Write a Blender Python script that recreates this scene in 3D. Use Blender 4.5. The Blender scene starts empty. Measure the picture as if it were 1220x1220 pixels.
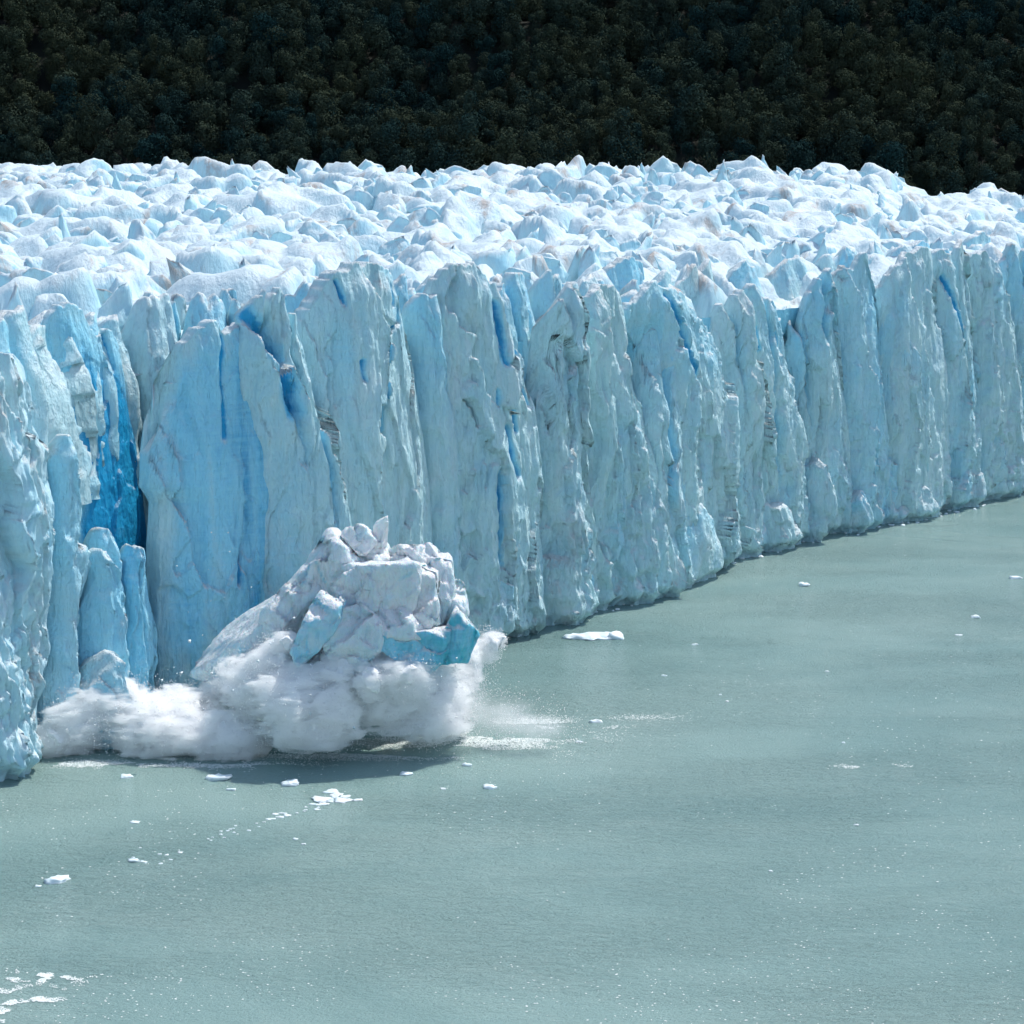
import bpy, math, random
import numpy as np
from math import radians

# ------------------------------------------------------------------ camera, sky, sun, exposure
sc = bpy.context.scene
CAM_H, FPX, HORIZON = 80.0, 2200.0, 197.0          # photo is 1220 px square
PITCH = math.atan((610 - HORIZON) / FPX)
cam_d = bpy.data.cameras.new("camera")
cam = bpy.data.objects.new("camera", cam_d)
sc.collection.objects.link(cam)
cam.location = (0, 0, CAM_H)
cam.rotation_euler = (math.pi / 2 - PITCH, 0, 0)
cam_d.sensor_width = 36.0
cam_d.lens = 36.0 * FPX / 1220.0
cam_d.clip_start, cam_d.clip_end = 1.0, 20000.0
sc.camera = cam

SUN_EL, SUN_AZ = 60.0, 52.0                        # azimuth: degrees to the right of the view direction (+Y)
world = bpy.data.worlds.new("World"); sc.world = world
world.use_nodes = True
wn = world.node_tree
for n in list(wn.nodes): wn.nodes.remove(n)
sky = wn.nodes.new("ShaderNodeTexSky"); sky.sky_type = 'NISHITA'
sky.sun_disc = False
sky.sun_elevation = radians(SUN_EL); sky.sun_rotation = radians(SUN_AZ)
bg = wn.nodes.new("ShaderNodeBackground"); bg.inputs["Strength"].default_value = 0.15
wo = wn.nodes.new("ShaderNodeOutputWorld")
wn.links.new(sky.outputs[0], bg.inputs[0]); wn.links.new(bg.outputs[0], wo.inputs[0])
sun_d = bpy.data.lights.new("sun", 'SUN'); sun_d.energy = 3.6; sun_d.angle = radians(0.53)
sun_d.color = (1.0, 0.96, 0.90)
sun = bpy.data.objects.new("sun", sun_d); sc.collection.objects.link(sun)
sun.rotation_euler = (radians(90 - SUN_EL), 0, -radians(SUN_AZ) + math.pi)
from mathutils import Vector
_sd = Vector((math.sin(radians(SUN_AZ)) * math.cos(radians(SUN_EL)), math.cos(radians(SUN_AZ)) * math.cos(radians(SUN_EL)), math.sin(radians(SUN_EL))))
sun.rotation_euler = _sd.to_track_quat('Z', 'Y').to_euler()
sun.location = (200, 200, 400)
sc.view_settings.view_transform = 'Standard'; sc.view_settings.look = 'None'
sc.view_settings.gamma = 1.0; sc.view_settings.exposure = 0.2
sc.view_settings.use_curve_mapping = False
sc.cycles.use_denoising = True
sc.cycles.use_adaptive_sampling = True; sc.cycles.adaptive_threshold = .03
sc.cycles.max_bounces = 32; sc.cycles.diffuse_bounces = 3; sc.cycles.volume_bounces = 32
sc.cycles.volume_step_rate = .15; sc.cycles.volume_max_steps = 256
sc.cycles.transparent_max_bounces = 8

# ------------------------------------------------------------------ helpers
R = np.random.RandomState(7)
COL = sc.collection
cp, sp = math.cos(PITCH), math.sin(PITCH)
CAMP = np.array([0, 0, CAM_H])

def ray(x, y):
    dx, dy = x - 610.0, 610.0 - y
    return np.array([dx, FPX * cp + dy * sp, -FPX * sp + dy * cp])
def ground(x, y, z=0.0):
    d = ray(x, y); return CAMP + d * ((z - CAM_H) / d[2])
def at_depth(x, y, Y):
    d = ray(x, y); return CAMP + d * (Y / d[1])
def to_pix(P):
    q = np.asarray(P, float) - CAMP
    f = q[..., 1] * cp - q[..., 2] * sp; u = q[..., 1] * sp + q[..., 2] * cp
    return 610 + FPX * q[..., 0] / f, 610 - FPX * u / f

_perm = R.permutation(256); _perm = np.concatenate([_perm, _perm, _perm])
_g = R.normal(size=(256, 3)); _g /= np.linalg.norm(_g, axis=1)[:, None]
def perlin(x, y, z):
    x, y, z = np.broadcast_arrays(np.asarray(x, float), np.asarray(y, float), np.asarray(z, float))
    xi, yi, zi = np.floor(x).astype(int), np.floor(y).astype(int), np.floor(z).astype(int)
    fx, fy, fz = x - xi, y - yi, z - zi
    s = lambda t: t * t * t * (t * (t * 6 - 15) + 10)
    u, v, w = s(fx), s(fy), s(fz)
    xi &= 255; yi &= 255; zi &= 255
    def g(a, b, c):
        h = _perm[_perm[_perm[(xi + a) & 255] + ((yi + b) & 255)] + ((zi + c) & 255)]
        gr = _g[h]
        return gr[..., 0] * (fx - a) + gr[..., 1] * (fy - b) + gr[..., 2] * (fz - c)
    l = lambda a, b, t: a + (b - a) * t
    return 1.6 * l(l(l(g(0,0,0), g(1,0,0), u), l(g(0,1,0), g(1,1,0), u), v),
                   l(l(g(0,0,1), g(1,0,1), u), l(g(0,1,1), g(1,1,1), u), v), w)
def fbm(x, y, z, o=4, gain=0.5):
    a, r, f = 1.0, 0.0, 1.0
    for k in range(o):
        r = r + a * perlin(x * f + 17 * k, y * f, z * f - 9 * k); a *= gain; f *= 2.03
    return r
def ridged(x, y, z, o=3):
    a, r, f = 1.0, 0.0, 1.0
    for k in range(o):
        r = r + a * (1 - 2 * np.abs(perlin(x * f, y * f + 31 * k, z * f))); a *= 0.5; f *= 2.1
    return r
_wr = R.rand(4096, 6)
def chips(x, y, seed=0, sharp=6.0):
    """planar chips: each Voronoi cell is a tilted facet; returns (height, edge distance F2-F1)"""
    xi, yi = np.floor(x).astype(int), np.floor(y).astype(int)
    F1 = np.full(x.shape, 9.0); F2 = F1.copy(); H = np.zeros(x.shape)
    for a in (-1, 0, 1):
        for b in (-1, 0, 1):
            h = ((xi + a) * 7919 + (yi + b) * 104729 + seed * 1299721) & 4095
            r = _wr[h]
            dx = x - (xi + a + r[..., 0]); dy = y - (yi + b + r[..., 1])
            d = dx * dx + dy * dy
            hh = (r[..., 2] - .5) * 0.9 + dx * (r[..., 3] - .5) * 1.6 + dy * (r[..., 4] - .5) * 1.2
            m = d < F1
            F2 = np.where(m, F1, np.minimum(F2, d))
            H = np.where(m, hh, H); F1 = np.where(m, d, F1)
    return H, np.sqrt(F2) - np.sqrt(F1), np.sqrt(F1)
def smooth(a, b, t):
    t = np.clip((t - a) / (b - a), 0, 1); return t * t * (3 - 2 * t)

def mesh_data(name, V, F, mat, shade=True, attrs=None):
    V = np.asarray(V, np.float32); F = np.asarray(F, np.int32)
    me = bpy.data.meshes.new(name)
    me.vertices.add(len(V)); me.vertices.foreach_set("co", V.ravel())
    k = F.shape[1]
    me.loops.add(F.size); me.loops.foreach_set("vertex_index", F.ravel())
    me.polygons.add(len(F)); me.polygons.foreach_set("loop_start", np.arange(0, F.size, k, dtype=np.int32))
    if shade: me.polygons.foreach_set("use_smooth", np.ones(len(F), bool))
    me.update(calc_edges=True)
    for an, av in (attrs or {}).items():
        a = me.attributes.new(an, 'FLOAT', 'POINT'); a.data.foreach_set("value", np.asarray(av, np.float32))
    if mat: me.materials.append(mat)
    return me
def link(name, me, parent=None, loc=(0, 0, 0)):
    o = bpy.data.objects.new(name, me); COL.objects.link(o)
    o.location = loc
    if parent is not None:
        o.parent = parent
    return o
def mk(name, V, F, mat, parent=None, shade=True, attrs=None):
    """world-space vertices; object origin at the base centre of the mesh"""
    V = np.asarray(V, float)
    org = np.array([V[:, 0].mean(), V[:, 1].mean(), V[:, 2].min()])
    loc = org - (np.array(parent.location) if parent is not None else 0)
    return link(name, mesh_data(name, V - org, F, mat, shade, attrs), parent, loc)
def tag(o, label=None, cat=None, group=None, kind=None):
    if label: o["label"] = label
    if cat: o["category"] = cat
    if group: o["group"] = group
    if kind: o["kind"] = kind
    return o
def empty(name, loc):
    o = bpy.data.objects.new(name, None); COL.objects.link(o); o.location = loc; return o
def grid_faces(nr, nc, wrap=False):
    i, j = np.meshgrid(np.arange(nr - 1), np.arange(nc - (0 if wrap else 1)), indexing='ij')
    j2 = (j + 1) % nc
    return np.stack([i * nc + j, i * nc + j2, (i + 1) * nc + j2, (i + 1) * nc + j], -1).reshape(-1, 4)

# ------------------------------------------------------------------ materials
class NT:
    def __init__(s, name):
        s.m = bpy.data.materials.new(name); s.m.use_nodes = True; s.t = s.m.node_tree
        s.b = s.t.nodes["Principled BSDF"]; s.out = s.t.nodes["Material Output"]
    def n(s, typ, **kw):
        n = s.t.nodes.new("ShaderNode" + typ)
        for k, v in kw.items():
            if k.startswith("i_"):
                n.inputs[k[2:].replace("_", " ")].default_value = v
            else: setattr(n, k, v)
        return n
    def l(s, a, b): s.t.links.new(a, b)
    def noise(s, vec, scale, detail=4, rough=.55, dist=0.0):
        n = s.n("TexNoise"); n.inputs["Scale"].default_value = scale; n.inputs["Detail"].default_value = detail
        n.inputs["Roughness"].default_value = rough; n.inputs["Distortion"].default_value = dist
        s.l(vec, n.inputs["Vector"]); return n.outputs["Fac"]
    def mapping(s, vec, scale):
        m = s.n("Mapping"); m.inputs["Scale"].default_value = scale; s.l(vec, m.inputs["Vector"]); return m.outputs[0]
    def ramp(s, fac, a, b, c0=0.0, c1=1.0):
        r = s.n("MapRange", interpolation_type='SMOOTHSTEP'); s.l(fac, r.inputs[0])
        for k, v in zip((1, 2, 3, 4), (a, b, c0, c1)): r.inputs[k].default_value = v
        return r.outputs[0]
    def math(s, op, a, b=None):
        m = s.n("Math", operation=op)
        for k, v in enumerate((a, b)):
            if v is None: continue
            if isinstance(v, (int, float)): m.inputs[k].default_value = v
            else: s.l(v, m.inputs[k])
        return m.outputs[0]
    def mix(s, fac, a, b):
        m = s.n("Mix", data_type='RGBA')
        if isinstance(fac, (int, float)): m.inputs[0].default_value = fac
        else: s.l(fac, m.inputs[0])
        for k, v in ((6, a), (7, b)):
            if isinstance(v, tuple): m.inputs[k].default_value = (*v, 1)
            else: s.l(v, m.inputs[k])
        return m.outputs[2]
    def bump(s, h, strength, dist, prev=None):
        b = s.n("Bump"); b.inputs["Strength"].default_value = strength; b.inputs["Distance"].default_value = dist
        s.l(h, b.inputs["Height"])
        if prev: s.l(prev, b.inputs["Normal"])
        return b.outputs[0]

def ice_material(name, face, blue, crust, sss=0.0, dirt=1.0, rough=0.42, bump=1.0):
    M = NT(name)
    geo = M.n("NewGeometry"); pos = geo.outputs["Position"]
    at = M.n("Attribute", attribute_name="blue").outputs["Fac"]
    oi = M.n("ObjectInfo").outputs["Random"]
    streak = M.noise(M.mapping(pos, (1, 1, .10)), .55, 6, .6)
    strat = M.noise(M.mapping(pos, (.10, .10, 1.0)), 1.6, 4, .6)
    blot = M.noise(pos, .09, 4, .6)
    nz = M.n("SeparateXYZ"); M.l(geo.outputs["Normal"], nz.inputs[0])
    # body colour: pale blue-green ice, streaked, with darker bands of dense ice
    c = M.mix(M.ramp(streak, .3, .7), face, tuple(min(1, v * k) for v, k in zip(face, (1.22, 1.10, 1.06))))
    c = M.mix(M.math('MULTIPLY', M.ramp(blot, .45, .75), .45), c, tuple(f * .5 + b * .5 for f, b in zip(face, blue)))
    pale = M.noise(M.mapping(pos, (1, 1, .45)), .16, 5, .65, .5)
    c = M.mix(M.math('MULTIPLY', M.ramp(pale, .5, .7), .45), c, crust)
    bl = M.math('ADD', at, M.math('MULTIPLY', M.math('MULTIPLY', at, 1.1), M.math('SUBTRACT', streak, .5)))
    bl = M.math('ADD', bl, M.math('MULTIPLY', M.math('MULTIPLY', at, .7), M.math('SUBTRACT', strat, .5)))
    c = M.mix(M.ramp(bl, 0.0, .5), c, (.34, .77, .96))
    c = M.mix(M.ramp(bl, .45, 1.1), c, blue)
    # weathered crust on surfaces that face up
    up = M.math('ADD', nz.outputs[2], M.math('MULTIPLY', M.math('SUBTRACT', blot, .5), .5))
    c = M.mix(M.ramp(up, .22, .75), c, crust)
    # wind-blown grit and old dust
    dn = M.noise(M.mapping(pos, (1, 1, .35)), .11, 6, .68, .6)
    df = M.math('MULTIPLY', M.ramp(dn, .52, .72), M.ramp(nz.outputs[2], -.05, .5, .25, 1.0))
    c = M.mix(M.math('MULTIPLY', df, .55 * dirt), c, (.40, .36, .33))
    c = M.mix(M.math('MULTIPLY', oi, .10), c, (.70, .80, .86))
    M.l(c, M.b.inputs["Base Color"])
    M.b.inputs["Roughness"].default_value = rough
    M.b.inputs["IOR"].default_value = 1.31
    if sss:
        M.b.inputs["Subsurface Weight"].default_value = sss
        M.b.inputs["Subsurface Radius"].default_value = (.25, .75, 1.0)
        M.b.inputs["Subsurface Scale"].default_value = .8
    h1 = M.noise(M.mapping(pos, (1, 1, .10)), 1.3, 6, .64)
    h2 = M.noise(M.mapping(pos, (1, 1, .5)), 3.2, 4, .6)
    h3 = M.noise(M.mapping(pos, (1, 1, .30)), 7.0, 3, .6)
    b = M.bump(h1, .75 * bump, .9); b = M.bump(h2, .55 * bump, .35, b); b = M.bump(h3, .4 * bump, .12, b)
    vo = M.n("TexVoronoi", feature='F1'); vo.inputs["Scale"].default_value = 1.1
    wv = M.n("VectorMath", operation='ADD'); nn = M.n("TexNoise"); nn.inputs["Scale"].default_value = .8; nn.inputs["Detail"].default_value = 3
    M.l(pos, nn.inputs["Vector"]); M.l(M.mapping(pos, (1, 1, .42)), wv.inputs[0]); M.l(nn.outputs["Color"], wv.inputs[1]); M.l(wv.outputs[0], vo.inputs["Vector"])
    b = M.bump(vo.outputs["Distance"], .5 * bump, .45, b)
    M.l(b, M.b.inputs["Normal"])
    return M.m

ICE = ice_material("glacier_ice", (.53, .79, .83), (.02, .40, .74), (.76, .85, .87), rough=.32)
ICE_TOP = ice_material("weathered_ice", (.47, .74, .82), (.06, .46, .76), (.60, .72, .765), dirt=2.0, bump=.5)
ICE_CORE = ice_material("dense_blue_ice", (.16, .55, .82), (.02, .36, .74), (.62, .76, .84), dirt=0)
ICE_BERG = ice_material("broken_ice", (.80, .89, .92), (.03, .52, .64), (.87, .90, .91), dirt=.5, sss=.3, rough=.3)

def water_material():
    M = NT("glacial_water")
    pos = M.n("NewGeometry").outputs["Position"]
    big = M.noise(M.mapping(pos, (.6, 1, 1)), .018, 4, .6, .8)
    mid = M.noise(M.mapping(pos, (.35, 1, 1)), .10, 4, .6, .5)
    c = M.mix(M.ramp(big, .3, .7), (.215, .35, .335), (.30, .435, .405))
    c = M.mix(M.math('MULTIPLY', M.ramp(mid, .5, .75), .35), c, (.33, .46, .435))
    M.l(c, M.b.inputs["Base Color"])
    M.b.inputs["Roughness"].default_value = .13; M.b.inputs["IOR"].default_value = 1.33
    w1 = M.noise(M.mapping(pos, (.40, 1, 1)), 1.25, 5, .65, .2)
    w2 = M.noise(M.mapping(pos, (.6, 1, 1)), 4.2, 4, .65, .2)
    patch = M.ramp(M.noise(M.mapping(pos, (.4, 1, 1)), .035, 4, .6), .35, .62, .35, 1.25)
    b = M.bump(M.math('MULTIPLY', w1, patch), 1.0, .70); b = M.bump(w2, 1.0, .30, b)
    M.l(b, M.b.inputs["Normal"])
    return M.m
WATER = water_material()

def plain(name, col, rough=.8, sss=0.0, var=None, scale=1.0):
    M = NT(name)
    if var:
        pos = M.n("NewGeometry").outputs["Position"]
        M.l(M.mix(M.ramp(M.noise(pos, scale, 4), .3, .7), col, var), M.b.inputs["Base Color"])
    else: M.b.inputs["Base Color"].default_value = (*col, 1)
    M.b.inputs["Roughness"].default_value = rough
    if sss:
        M.b.inputs["Subsurface Weight"].default_value = sss
        M.b.inputs["Subsurface Radius"].default_value = (1, 1, 1); M.b.inputs["Subsurface Scale"].default_value = .8
    return M.m
SPRAY = plain("white_spray", (.90, .91, .91), 1.0, 0, (.84, .86, .86), .3)
FOAM = plain("foam", (.74, .79, .77), .7, 0, (.62, .70, .69), .6)
FLOE = plain("floating_ice", (.80, .86, .88), .5, .2, (.66, .80, .84), .5)
BARK = plain("bark", (.07, .055, .045), .9, 0, (.045, .04, .035), 1.5)
SOIL = plain("forest_floor", (.010, .016, .011), 1.0, 0, (.008, .012, .009), .08)

def leaf_material():
    M = NT("beech_leaves")
    t = M.n("Attribute", attribute_name="tint").outputs["Fac"]
    oi = M.n("ObjectInfo").outputs["Random"]
    pos = M.n("NewGeometry").outputs["Position"]
    k = M.math('FRACT', M.math('ADD', t, oi))
    c = M.mix(M.ramp(k, .2, .9), (.013, .035, .036), (.040, .054, .037))
    c = M.mix(M.math('MULTIPLY', M.ramp(M.noise(pos, .016, 4, .6, .6), .42, .62), .7), c, (.050, .062, .037))
    c = M.mix(M.math('MULTIPLY', M.ramp(M.noise(pos, .012, 3, .6, .4), .5, .68), .6), c, (.016, .034, .032))
    M.l(c, M.b.inputs["Base Color"]); M.b.inputs["Roughness"].default_value = 1.0
    M.b.inputs["Specular IOR Level"].default_value = 0.0
    return M.m
LEAF = leaf_material()

# ------------------------------------------------------------------ water and hillside
s_ = 3000.0
wx = np.array([-s_, -600, -200, 200, 600, s_]); wy = np.array([-s_, -200, 0, 150, 300, 450, 600, s_])
WX, WY = np.meshgrid(wx, wy)
water = mk("lake_water", np.stack([WX.ravel(), WY.ravel(), np.zeros(WX.size)], 1), grid_faces(len(wy), len(wx)), WATER)
tag(water, "milky turquoise glacial lake water with fine ripples", "water", kind="structure")

def hill_z(x, y):
    t = y - 715 - 14 * perlin(x / 160., 3.3, 0) + 0.02 * x
    base = 48 + np.where(t > 0, .60 * t, .25 * t)
    return base + 16 * perlin(x / 80., y / 70., 5.1) + 7 * perlin(x / 35., y / 30., 8.1)
hx = np.linspace(-1500, 1500, 150); hy = np.concatenate([np.linspace(640, 960, 60), np.linspace(980, 1900, 40)])
HX, HY = np.meshgrid(hx, hy)
HZ = np.where(HY > 960, hill_z(HX, np.minimum(HY, 960)) + .55 * (HY - 960), hill_z(HX, HY))
hill = mk("hillside", np.stack([HX.ravel(), HY.ravel(), HZ.ravel()], 1), grid_faces(len(hy), len(hx)), SOIL)
tag(hill, "steep dark wooded hillside rising behind the glacier", "hillside", kind="structure")

# ------------------------------------------------------------------ glacier
BASE_PX = [(-420, 1062), (-150, 978), (0, 930), (50, 915), (64, 884), (190, 832), (300, 822), (400, 806), (520, 778), (600, 753), (690, 731), (790, 704), (860, 669),
           (960, 640), (1070, 620), (1220, 584), (1400, 550), (1700, 505)]
FL = np.array([ground(*p)[:2] for p in BASE_PX])             # foot of the ice cliff on the water
seg = np.diff(FL, axis=0); seglen = np.linalg.norm(seg, axis=1); arc = np.concatenate([[0], np.cumsum(seglen)])
def inside_dist(x, y):
    """signed distance behind the cliff line (positive = inside the glacier)"""
    best = np.full(np.shape(x), 1e9); sign = np.ones(np.shape(x))
    for k in range(len(seg)):
        d = seg[k] / seglen[k]; rx, ry = x - FL[k, 0], y - FL[k, 1]
        t = np.clip(rx * d[0] + ry * d[1], 0, seglen[k])
        qx, qy = rx - t * d[0], ry - t * d[1]
        dd = np.hypot(qx, qy); cr = d[0] * ry - d[1] * rx
        m = dd < best
        sign = np.where(m, np.sign(cr), sign); best = np.where(m, dd, best)
    return best * sign

gc = ground(600, 753)
glacier = empty("glacier", tuple(gc))
tag(glacier, "wide crevassed glacier ending in a sheer pale blue ice cliff over the lake", "glacier")

BACK_PX = [(-400, 205), (0, 212), (200, 214), (420, 216), (700, 212), (950, 208), (1040, 216), (1110, 243), (1180, 238), (1300, 246), (1700, 262)]
def top_z(x, y, dist):
    """smoothed top surface: 57 m at the cliff edge rising to the skyline seen in front of the trees"""
    px = 610 + FPX * x / np.maximum(y, 1)
    yb = np.interp(px, [p[0] for p in BACK_PX], [p[1] for p in BACK_PX])
    zb = CAM_H + (HORIZON - yb) * 640 / FPX
    t = smooth(0, 1, np.clip((dist) / np.maximum(dist + np.maximum(640 - y, 0), 20.0), 0, 1))
    return 57.0 + (zb - 57.0) * t ** .8 - 11.0 * np.exp(-np.maximum(dist, 0) / 11.0)
def top_full(x, y):
    d = inside_dist(x, y)
    z = top_z(x, y, d)
    wx_, wy_ = .35 * perlin(x / 17, y / 17, 0) + .12 * perlin(x / 4, y / 4, 2), .35 * perlin(x / 17, y / 17, 4) + .12 * perlin(x / 4, y / 4, 6)
    h, e, _ = chips(x / 17. + wx_, y / 13. + wy_, 3)
    h2, e2, _ = chips(x / 7.5 + wx_ + .2 * y / 6, y / 6.0 + wy_, 9)
    h3, _, _ = chips(x / 2.8 + wx_, y / 2.4 + wy_, 19)
    z = z + 7.6 * h + 3.2 * h2 + .4 * h3 - 2.6 * smooth(.10, 0, e) - 1.4 * smooth(.10, 0, e2)
    z = z + 1.6 * ridged(x / 26, y / 14, 2.2, 3) + .35 * fbm(x / 3, y / 3, 1.1, 3) - 1.0
    z = z - 30 * smooth(655, 715, y)
    return z, d

gx = np.arange(-225, 240, 1.0); gy = np.arange(180, 722, 1.0)
GX, GY = np.meshgrid(gx, gy)
GX = GX + .35 * perlin(GX, GY, .5); GY = GY + .35 * perlin(GX, GY, 9.5)
GZ, GD = top_full(GX, GY)
for _ in range(2):                                                  # melt has rounded the crests
    Zp = np.pad(GZ, 1, mode='edge'); GZ = (Zp[:-2, 1:-1] + Zp[2:, 1:-1] + Zp[1:-1, :-2] + Zp[1:-1, 2:] + 2 * GZ) / 6
GZ = GZ - 26 * smooth(6.5, 3.0, GD)                                  # the lip curls down behind the front slabs
_px = 610 + FPX * GX / GY
keep = (GD > np.where((_px > 20) & (_px < 240), 9.0, 3.0)) & (np.abs(GX) < 0.33 * GY + 40)
F = grid_faces(len(gy), len(gx)); F = F[keep.ravel()[F].all(1)]
used = np.unique(F); remap = np.zeros(GX.size, int); remap[used] = np.arange(len(used))
V = np.stack([GX.ravel(), GY.ravel(), GZ.ravel()], 1)[used]
bl = smooth(.05, -.5, perlin(V[:, 0] / 9, V[:, 1] / 9, 3.3)) * .15
o = mk("crevassed_surface", V, remap[F], ICE_TOP, glacier, attrs={"blue": bl})
tag(o, "broken white upper surface of the glacier")

# dense blue ice wall behind the front pillars
ns, nt = 420, 46
ss = np.linspace(0, arc[-1], ns); tz = np.linspace(-3, 50, nt)
S, T = np.meshgrid(ss, tz)
bx = np.interp(ss, arc, FL[:, 0]); by = np.interp(ss, arc, FL[:, 1])
tx, ty = np.gradient(bx), np.gradient(by); L_ = np.hypot(tx, ty); nx_, ny_ = -ty / L_, tx / L_
_wp = 610 + FPX * bx / np.maximum(by, 1); T = np.where((_wp > 10) & (_wp < 250), -3 + (T + 3) * .12, T)
inn = 7.0 + 1.6 * perlin(S / 7, T / 30, 0) + .8 * ridged(S / 4, T / 25, 3) - 4.2 * smooth(36, 50, T)
V = np.stack([(bx + nx_ * inn).ravel(), (by + ny_ * inn).ravel(), (T + 1.2 * perlin(S / 3, 0, 7) * (T > 50)).ravel()], 1)
o = mk("inner_ice_wall", V, grid_faces(nt, ns), ICE_CORE, glacier, attrs={"blue": np.full(len(V), .45)})
tag(o, "deep blue dense ice seen in the clefts between pillars")

def edge_pts(pts, A, T_, N_):
    out = []
    for (x, y) in pts:
        d = ray(x, y); t = np.dot(A - CAMP, N_) / np.dot(d, N_)
        P = CAMP + d * t; out.append((np.dot(P - A, T_), P[2]))
    return np.array(out)

def pillar(Lp, Tp, Rp, off=0., bulge=2.2, ridge=.72, depth=11., lean=3.0, tip=1.6, blue=0.0, seed=0, rough=1.0,
           cracks=(), blue_fn=None, flute=1.0, name="ice_pillar", label=None, zb=-3.0, base=None, mat=None, notch=True):
    """one slab of the cliff. Lp / Rp: left and right edge pixels from the foot up, Tp: top edge pixels left to right.
    Lp[0] and Rp[0] lie on the water (or base gives the two foot pixels); the slab stands on the vertical plane through them."""
    b0, b1 = base if base else (Lp[0], Rp[0])
    A = ground(*b0); B = ground(*b1)
    T_ = (B - A) / np.linalg.norm(B - A); N_ = np.array([T_[1], -T_[0], 0.0])       # N_ points out over the lake
    if N_[1] > 0: N_ = -N_
    A = A + N_ * 0.0
    le = edge_pts(Lp, A, T_, N_); re = edge_pts(Rp, A, T_, N_); te = edge_pts(Tp, A, T_, N_)
    wpx = abs(max(p[0] for p in Tp + Rp) - min(p[0] for p in Tp + Lp))
    nu = int(np.clip(wpx / 1.15, 30, 130)); nsd = 7
    lod = .65 if name == 'ice_fin' else 1.0; nu = int(nu * lod); ht = max(te[:, 1].max() - zb, 8); nt = int(np.clip(ht * 2.5 * lod, 30, 165))
    q = np.concatenate([np.linspace(0, 1, nsd, endpoint=False), np.zeros(0)])
    u = np.concatenate([np.zeros(nsd), np.linspace(0, 1, nu), np.ones(nsd)])
    back = np.concatenate([1 - q, np.zeros(nu), q + 1 / nsd])                        # 1 = at the rear of the slab
    t = np.linspace(0, 1, nt) ** .92
    te = te[np.argsort(te[:, 0], kind='stable')]
    ut = (te[:, 0] - te[0, 0]) / max(te[-1, 0] - te[0, 0], .1)
    Tu = np.interp(u, ut, te[:, 1])
    su = te[0, 0] + u * (te[-1, 0] - te[0, 0])
    Tu = Tu + 1.3 * perlin(su / 3.1, seed, 0) + .8 * perlin(su / 1.3, seed, 4) + .4 * perlin(su / .6, seed, 2)
    Tu = Tu - min(9.0, .2 * ht) * np.abs(2 * u - 1) ** 4
    nr = np.random.RandomState(900 + seed); cuts = []
    flute = flute * nr.uniform(.35, 1.25)
    if notch and nr.rand() < .6 and wpx > 34 and depth > 6.5 and seed not in (6, 7, 8, 9):
        Tm = Tu.max(); Tu = Tm - 1.35 * (Tm - Tu)
        for un in ([nr.uniform(.3, .62)] if wpx < 62 else [nr.uniform(.2, .4), nr.uniform(.55, .78)]):
            hn = nr.uniform(3.0, 9.0) * min(1, ht / 50); wn = nr.uniform(.05, .11); sk = nr.uniform(-.6, .6)
            q_ = (u - un) / wn; Tu = Tu - hn * np.maximum(0, 1 - np.abs(q_) * (1 + sk * np.sign(q_))) ** .8
            cuts.append((un, wn, nr.uniform(1.0, 2.6), nr.uniform(.15, .6)))
    U, Tt = np.meshgrid(u, t); BK = np.broadcast_to(back, U.shape); TU = np.broadcast_to(Tu, U.shape)
    Z = zb + Tt * (TU - zb)
    def interp_edge(e):
        o_ = np.argsort(e[:, 1]); return np.interp(Z, e[o_, 1], e[o_, 0])
    S = interp_edge(le) * (1 - U) + interp_edge(re) * U
    # keep top corners under the drawn top profile
    S = S + (su[None, :] - S) * smooth(.9, 1, Tt) * .8
    # plan shape: a broad plane rising to an off-centre ridge, then a narrow return
    bulge = bulge * 1.5; ridge = .22 + .56 * ridge
    rg = np.clip(ridge + .09 * perlin(Z / 14., seed, 1.5) + .025 * perlin(Z / 4., seed, 2.5), .08, .965)
    r2 = np.clip(rg * .45 + .12 * perlin(Z / 18., seed, 6.5), .04, .9)
    tri = np.where(U < rg, U / rg, (1 - U) / (1 - rg))
    tri2 = np.where(U < r2, U / r2, (1 - U) / (1 - r2))
    vf = off + bulge * (.75 * tri ** .9 + .3 * tri2) - 2.6 * (1 - U) ** 6 - .8 * U ** 16
    wpos = S + A[0] * .0
    ax = S + 13.7 * seed
    wob = .5 * perlin(ax / 9, Z / 16, 1) + .18 * perlin(ax / 2.5, Z / 5, 4)
    cw = nr.uniform(4.2, 8.5)
    g0, _, _ = chips(ax / cw + wob, Z / 34. + .3 * perlin(ax / 6, Z / 12, 2) + .07 * ax, seed)
    g1, _, _ = chips(ax / 2.2 + wob, Z / 17. + .3 * perlin(ax / 3, Z / 7, 3), seed + 20)
    d = flute * (.46 * cw * g0 + .85 * g1) + .35 * flute * ridged(ax / 3.1 + wob, Z / 30., seed * .37, 3)
    ch, ce, _ = chips(ax / 2.6 + .5 * perlin(ax / 5, Z / 9, 3), Z / 6.0 + .35 * perlin(ax / 4, Z / 7, 5), seed + 33)
    d = d + .30 * flute * ridged(ax / 1.25 + wob, Z / 18., seed + 3.3, 2)
    lowr = rough * (.55 + .9 * smooth(.55, .05, Tt))                                      # the foot is more shattered than the crest
    edge = (BK == 0) * smooth(1, .9, U) * smooth(0, .05, U)
    d = d + .75 * lowr * ch * edge
    ch2, ce2, _ = chips(ax / 1.1, Z / 2.1, seed + 50)
    d = d + .30 * lowr * ch2 * edge
    d = d + .35 * fbm(ax / 1.8, Z / 4, seed, 4, .6) * lowr
    d = d * np.where(BK > 0, .3, .4 + .6 * smooth(1, .86, U))
    d = d * (.45 + .55 * smooth(0, .06, 1 - Tt))
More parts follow.
